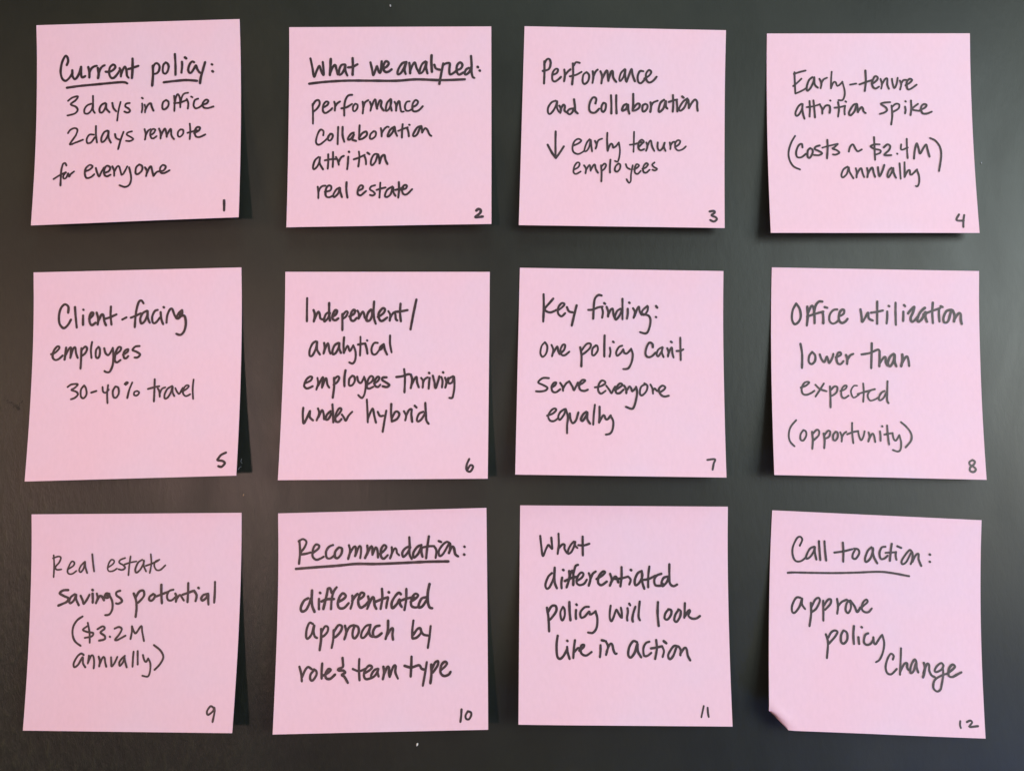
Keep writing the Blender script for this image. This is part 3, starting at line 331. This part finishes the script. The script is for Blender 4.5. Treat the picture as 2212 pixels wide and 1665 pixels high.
        ('heading', 0.86, '554,648 596,534 552,479 490,518 422,686 426,837 482,940 582,941 681,863/827,656 750,696 690,814 682,888 749,860 820,751 838,660 841,750 876,896/914,546 931,725 951,903/1020,541 1037,720 1063,908/1370,552 1386,725 1386,914/1217,749 1386,718 1554,668/1611,672 1567,762 1568,836 1626,844 1687,742 1664,669 1585,656/1916,615 1850,686 1801,831 1823,898 1900,827 1950,677 1938,629 1963,782 2035,915/2180,592 2113,610 2073,713 2097,822 2164,818 2227,759/2301,529 2284,682 2273,855/2189,708 2295,696 2390,688/2386,682 2381,751 2397,829/2410,573 2483,601/2686,663 2649,633 2581,704 2499,841 2511,907 2588,857 2686,667 2703,789 2669,900/2700,856 2761,727 2813,699 2820,804 2870,922/3027,698 3034,704/3029,834 3036,840'),
        ('underline', 0.84, '340,1172 466,1160 825,1150 1247,1134 1669,1104 2048,1072 2302,1081 2640,1127'),
        ('handwritten_line', 0.86, '590,1627 506,1631 434,1772 435,1891 488,1903 575,1782 616,1641 613,1740 676,1829/785,1711 792,1916 762,2141/792,1797 864,1650 931,1612 952,1673 886,1813 803,1879/1017,1659 1023,1844 1023,2028/1033,1745 1106,1639 1162,1632 1152,1715 1054,1826/1280,1616 1300,1749 1285,1887/1296,1754 1369,1668 1463,1622/1463,1622 1531,1677 1541,1779 1489,1868 1443,1808 1468,1680 1530,1632/1537,1640 1611,1735 1663,1839 1720,1751/1674,1814 1783,1717 1856,1645 1831,1601 1768,1666 1747,1774 1800,1833 1877,1830 1936,1761'),
        ('handwritten_line', 0.86, '1071,2277 1110,2427 1087,2704/1117,2330 1170,2237 1237,2199 1289,2227 1232,2325 1127,2440/1400,2192 1358,2279 1357,2396 1409,2428 1472,2350 1467,2233 1411,2191/1599,2102 1588,2264 1597,2425/1682,2301 1687,2361 1695,2421/1740,2112 1752,2119/1865,2222 1808,2259 1785,2377 1827,2429 1904,2412 1968,2328/1964,2292 1973,2389 2009,2407 2090,2287 2132,2240/2132,2240 2166,2380 2142,2542 2077,2685 2003,2738'),
        ('handwritten_line', 0.86, '2323,2674 2339,2608 2284,2576 2219,2679 2184,2820 2213,2922 2290,2938 2392,2841/2480,2467 2469,2668 2448,2941/2453,2892 2530,2749 2587,2733 2585,2803 2611,2851/2761,2695 2731,2657 2676,2733 2642,2840 2651,2903 2708,2857 2758,2715 2762,2795 2791,2883/2902,2709 2918,2828 2878,2969/2891,2893 2958,2731 2999,2745 3000,2845 3039,2926 3097,2954/3271,2743 3230,2699 3145,2759 3101,2844 3142,2862 3231,2815 3270,2753/3253,2774 3259,2913 3221,3093 3197,3172 3133,3209 3069,3158 3072,3059 3121,2982 3248,2913 3354,2879/3350,2873 3450,2795 3483,2748 3439,2716 3373,2789 3359,2913 3424,2940 3520,2892 3601,2849'),
        ('page_number', 0.84, '3541,3714 3533,3782 3545,3829/3665,3723 3728,3697 3762,3725 3713,3788 3716,3807 3868,3788'),
    ]),
]


# ------------------------------------------------------------------ sticky notes
def make_surface(n, seed):
    """Local shape of one note (mm): glued flat along its top strip, curling up towards its foot."""
    (ax, ay), (bx, by) = n['top']
    (lx, ly), (rx, ry) = n['foot']
    hl, hr = n['lift']

    def surf(u, v):
        x = ax * (1 - u) * (1 - v) + bx * u * (1 - v) + lx * (1 - u) * v + rx * u * v
        y = ay * (1 - u) * (1 - v) + by * u * (1 - v) + ly * (1 - u) * v + ry * u * v
        g = max(0.0, (v - 0.1) / 0.9) ** 1.7
        z = 0.25 + ((hl - 0.25) * (1 - u) + (hr - 0.25) * u) * g
        wav = noise.noise((u * 2.1 + seed * 7.3, v * 1.8 + seed * 3.1, seed * 1.7))
        z += 0.28 * wav * min(1.0, max(0.0, (v - 0.08) * 3.0))
        return x, y, z
    return surf


FOLD_U, FOLD_V = 0.0895, 0.920          # the turned-under corner: along the foot / up the side


def corner_fold(surf):
    def bent(u, v):
        a, b = u / FOLD_U, (1 - v) / (1 - FOLD_V)
        s = a + b                                     # 1 on the crease, < 1 inside the corner
        x, y, z = surf(u, v)
        t = a / s if s > 1e-6 else 0.5                # 0..1 along the crease
        if s >= 1.0:
            d = (s - 1.0) * 4.6                       # mm away from the crease
            arch = max(0.0, math.sin(math.pi * min(1, max(0, t))))
            z -= 0.7 * arch * math.exp(-(d / 0.8) ** 2)
            z += 0.25 * arch * math.exp(-((d - 2.6) / 1.0) ** 2)
            z -= 0.3 * math.exp(-(d / 0.7) ** 2)
            return x, y, z
        k = (1 - s) / 2.0                             # turned back underneath
        fx, fy, fz = surf(min(1, u + 2 * k * FOLD_U), max(0, v - 2 * k * (1 - FOLD_V)))
        arch = max(0.0, math.sin(math.pi * min(1, max(0, t))))
        return fx, fy, fz - 2.4 * arch * min(1.0, s) - 0.5 - 2.2 * (1 - s)
    return bent


def build_paper(n, surf, folded):
    us = [i / 30 for i in range(31)]
    vs = [j / 36 for j in range(37)]
    k = 8
    if folded:
        us = [FOLD_U * i / k for i in range(k)] + [FOLD_U + (1 - FOLD_U) * i / 30 for i in range(31)]
        vs = [FOLD_V * j / 36 for j in range(36)] + [FOLD_V + (1 - FOLD_V) * j / k for j in range(k + 1)]
    verts = [tuple(c * MM for c in surf(u, v)) for v in vs for u in us]
    w = len(us)
    faces = []
    for j in range(len(vs) - 1):
        for i in range(w - 1):
            a, b, c, d = j * w + i, (j + 1) * w + i, (j + 1) * w + i + 1, j * w + i + 1
            if folded and i < k + 8 and j >= len(vs) - 1 - k - 8:
                faces += [(a, b, c), (a, c, d)]
            else:
                faces.append((a, b, c, d))
    # underside and cut edge: own vertices, so the sheet keeps crisp borders
    th = 0.00011
    nv = len(verts)
    verts += [(x, y, z - th) for (x, y, z) in verts]
    faces += [tuple(q + nv for q in reversed(f)) for f in faces]
    h = len(vs)
    loop = ([(0, i) for i in range(w)] + [(j, w - 1) for j in range(1, h)]
            + [(h - 1, i) for i in range(w - 2, -1, -1)] + [(j, 0) for j in range(h - 2, 0, -1)])
    idx = [j * w + i for (j, i) in loop]
    for q in range(len(idx)):
        p0, p1 = verts[idx[q]], verts[idx[(q + 1) % len(idx)]]
        m = len(verts)
        verts += [p0, p1, (p1[0], p1[1], p1[2] - th), (p0[0], p0[1], p0[2] - th)]
        faces.append((m, m + 1, m + 2, m + 3))
    return mesh_object("sticky_note", verts, faces, PAPER, None, True)


def smooth_path(pts, step):
    """Catmull-Rom through the pen points, resampled at an even step (units of u,v * size)."""
    if len(pts) == 1:
        return pts
    P = [pts[0]] + pts + [pts[-1]]
    out = []
    for i in range(1, len(P) - 2):
        p0, p1, p2, p3 = P[i - 1], P[i], P[i + 1], P[i + 2]
        L = math.hypot(p2[0] - p1[0], p2[1] - p1[1])
        m = max(2, int(L / step))
        for q in range(m):
            t = q / m
            out.append(tuple(0.5 * (2 * p1[c] + (p2[c] - p0[c]) * t + (2 * p0[c] - 5 * p1[c] + 4 * p2[c] - p3[c]) * t * t
                                    + (3 * p1[c] - p0[c] - 3 * p2[c] + p3[c]) * t ** 3) for c in (0, 1)))
    out.append(pts[-1])
    return out


def build_ink(name, width, text, surf, size, parent, rng):
    """Pen strokes as thin ribbons of ink with round ends that follow the paper."""
    verts, faces = [], []
    base = 0.07
    lay = 0.0
    for stroke in text.split('/'):
        raw = [tuple(int(q) / 4000 * size for q in p.split(',')) for p in stroke.split()]
        pts = smooth_path(raw, 0.22)
        ph = rng.uniform(0, 50)
        hw0 = width / 2 * rng.uniform(0.91, 1.03)
        if len(pts) > 1 and math.hypot(pts[0][0] - pts[-1][0], pts[0][1] - pts[-1][1]) < 1.2 and len(raw) == 2:
            hw0 *= 1.08
        n = len(pts)
        rows = []                                                  # (centre, normal angle, half width)
        dirs = []
        for i in range(n):
            a, b = pts[max(0, i - 1)], pts[min(n - 1, i + 1)]
            dirs.append(math.atan2(b[1] - a[1], b[0] - a[0]))
        run = 0.0
        last = None
        for i in range(n):
            if i:
                run += math.hypot(pts[i][0] - pts[i - 1][0], pts[i][1] - pts[i - 1][1])
            hw = hw0 * (1 + 0.15 * noise.noise((run * 0.45, ph, 0)) + 0.07 * noise.noise((run * 2.6, ph, 9)))
            if i == n - 1:
                hw *= 0.93
            a = dirs[i]
            if last is None:
                rows.append((pts[i], a, hw))
            else:
                da = (a - last + math.pi) % (2 * math.pi) - math.pi
                m = max(1, int(abs(da) / 0.35))
                for q in range(1, m + 1):
                    rows.append((pts[i], last + da * q / m, hw))
            last = a

        def put(x, y, z):
            px, py, pz = surf(x / size, y / size)
            verts.append((px * MM, py * MM, (pz + base + z) * MM))
            return len(verts) - 1

        def cap(cen, ang, hw, first):
            idx = []
            z = lay
            for q in range(9):
                th = ang + (math.pi / 2 + math.pi * q / 8 if first else -math.pi / 2 + math.pi * q / 8)
                idx.append(put(cen[0] + math.cos(th) * hw, cen[1] + math.sin(th) * hw, z))
            ci = put(cen[0], cen[1], z)
            for q in range(8):
                faces.append((ci, idx[q + 1], idx[q]))

        cap(rows[0][0], rows[0][1], rows[0][2], True)
        prev = None
        for (cen, ang, hw) in rows:
            lay += 0.00045
            nx, ny = -math.sin(ang) * hw, math.cos(ang) * hw
            cur = (put(cen[0] + nx, cen[1] + ny, lay), put(cen[0], cen[1], lay), put(cen[0] - nx, cen[1] - ny, lay))
            if prev:
                faces.append((prev[0], cur[0], cur[1], prev[1]))
                faces.append((prev[1], cur[1], cur[2], prev[2]))
            prev = cur
        lay += 0.00045
        cap(rows[-1][0], rows[-1][1], rows[-1][2], False)
        lay += 0.004
        if lay > 0.12:
            lay = 0.0
    return mesh_object(name, verts, faces, INK, parent)


LABELS = [
    "pink sticky note reading Current policy, 3 days in office, numbered 1",
    "pink sticky note reading What we analyzed with a list, numbered 2",
    "pink sticky note reading Performance and Collaboration with a down arrow, numbered 3",
    "pink sticky note reading Early-tenure attrition spike with a cost in brackets, numbered 4",
    "pink sticky note reading Client-facing employees 30-40% travel, numbered 5",
    "pink sticky note reading Independent/analytical employees thriving under hybrid, numbered 6",
    "pink sticky note reading Key finding: one policy can't serve everyone equally, numbered 7",
    "pink sticky note reading Office utilization lower than expected, numbered 8",
    "pink sticky note reading Real estate savings potential, numbered 9",
    "pink sticky note reading Recommendation with a long underline, numbered 10",
    "lilac-pink sticky note reading What differentiated policy will look like in action, numbered 11",
    "lilac-pink sticky note reading Call to action with its lower left corner turned under",
]

for k, n in enumerate(NOTES):
    rng = random.Random(100 + k)
    surf = make_surface(n, k + 1)
    folded = k == 11
    shape = corner_fold(surf) if folded else surf
    note = build_paper(n, shape, folded)
    note.location = (n['at'][0] * MM, n['at'][1] * MM, 0.0)
    note.rotation_euler = (0, 0, R(n['turn']))
    tag(note, LABELS[k], "sticky note", "pink sticky notes in rows on the dark board")
    size = n['top'][1][0] - n['top'][0][0]
    for (name, width, text) in n['ink']:
        build_ink(name, width, text, surf, size, note, rng)


# ------------------------------------------------------------------ small bits lying on the board
def blob(name, loc, size, mat, seed, flat=0.6):
    rng = random.Random(seed)
    v, f = [], []
    nr, nc = 5, 9
    for i in range(nr + 1):
        th = math.pi * i / nr
        for j in range(nc):
            a = 2 * math.pi * j / nc
            rr = 1 + 0.35 * noise.noise((math.cos(a) * 1.3 + seed, math.sin(a) * 1.3, i * 0.7))
            v.append((math.sin(th) * math.cos(a) * rr * size[0] / 2 * MM, math.sin(th) * math.sin(a) * rr * size[1] / 2 * MM,
                      (1 - math.cos(th)) * size[2] / 2 * MM))
    for i in range(nr):
        for j in range(nc):
            a, b = i * nc + j, i * nc + (j + 1) % nc
            f.append((a, b, b + nc, a + nc))
    o = mesh_object(name, v, f, mat, None, True)
    o.location = (loc[0] * MM, loc[1] * MM, 0.0)
    o.rotation_euler = (0, 0, rng.uniform(-0.5, 0.5))
    return o


def fibre(name, pts, rad, mat):
    v, f = [], []
    for i, (x, y, z) in enumerate(pts):
        a, b = pts[max(0, i - 1)], pts[min(len(pts) - 1, i + 1)]
        d = math.atan2(b[1] - a[1], b[0] - a[0])
        for q in range(6):
            t = 2 * math.pi * q / 6
            v.append(((x - math.sin(d) * math.cos(t) * rad) * MM, (y + math.cos(d) * math.cos(t) * rad) * MM,
                      (z + rad + math.sin(t) * rad) * MM))
    for i in range(len(pts) - 1):
        for q in range(6):
            a, b = i * 6 + q, i * 6 + (q + 1) % 6
            f.append((a, b, b + 6, a + 6))
    f.append(tuple(range(5, -1, -1)))
    f.append(tuple(range(len(v) - 6, len(v))))
    return mesh_object(name, v, f, mat)


WHITE = plain("white_crumb", (0.62, 0.60, 0.55))
TAN = plain("tan_crumb", (0.22, 0.15, 0.09))
LINT = plain("grey_lint", (0.30, 0.30, 0.32))
SOOT = plain("black_scuff", (0.008, 0.0075, 0.007), 0.6, 0.3)

tag(blob("crumb", (-34.6, -131.0), (0.75, 1.25, 0.5), WHITE, 3), "tiny white crumb on the board below the Recommendation note", "crumb")
tag(blob("crumb", (-46.5, 145.2), (0.7, 1.1, 0.3), LINT, 5), "small grey chip on the board above the What we analyzed note", "crumb")
tag(blob("crumb", (-99.5, -40.6), (0.5, 0.9, 0.25), TAN, 8), "tiny tan crumb in the gap above the Real estate note", "crumb")
tag(blob("crumb", (177.6, 84.2), (0.5, 0.6, 0.25), LINT, 11), "faint grey speck on the board right of the Early-tenure note", "crumb")
tag(fibre("lint_fibre", [(-100.4, -27.2, 0), (-100.7, -28.3, 0.1), (-100.2, -29.0, 0.05)], 0.05, LINT),
    "upper pale lint fibre in the shadow beside the Client-facing note", "lint", "lint fibres beside the Client-facing note")
tag(fibre("lint_fibre", [(-101.6, -31.3, 0), (-101.1, -30.4, 0.1), (-100.5, -30.1, 0.0)], 0.05, LINT),
    "lower curled lint fibre in the shadow beside the Client-facing note", "lint", "lint fibres beside the Client-facing note")


def scuff(path, count, seed):
    """A worn black patch: small overlapping flakes along one scrape in the board's surface."""
    rng = random.Random(seed)
    v, f = [], []
    for q in range(count):
        t = rng.random() ** 0.8 * (len(path) - 1)
        i = min(int(t), len(path) - 2)
        t -= i
        x = path[i][0] * (1 - t) + path[i + 1][0] * t + rng.gauss(0, 0.30)
        y = path[i][1] * (1 - t) + path[i + 1][1] * t + rng.gauss(0, 0.30)
        r = rng.uniform(0.10, 0.40)
        m = 8
        ci = len(v)
        z = 0.02 + q * 0.0006
        v.append((x * MM, y * MM, z * MM))
        for j in range(m):
            a = 2 * math.pi * j / m
            rr = r * rng.uniform(0.5, 1.3)
            v.append(((x + math.cos(a) * rr) * MM, (y + math.sin(a) * rr * 0.8) * MM, z * MM))
        for j in range(m):
            f.append((ci, ci + 1 + j, ci + 1 + (j + 1) % m))
    return mesh_object("scuff_mark", v, f, SOOT, board)


scuff([(-190.5, -4.6), (-187.3, -6.2), (-185.2, -7.4), (-183.6, -9.3), (-184.2, -7.6), (-182.4, -5.8)], 46, 4)
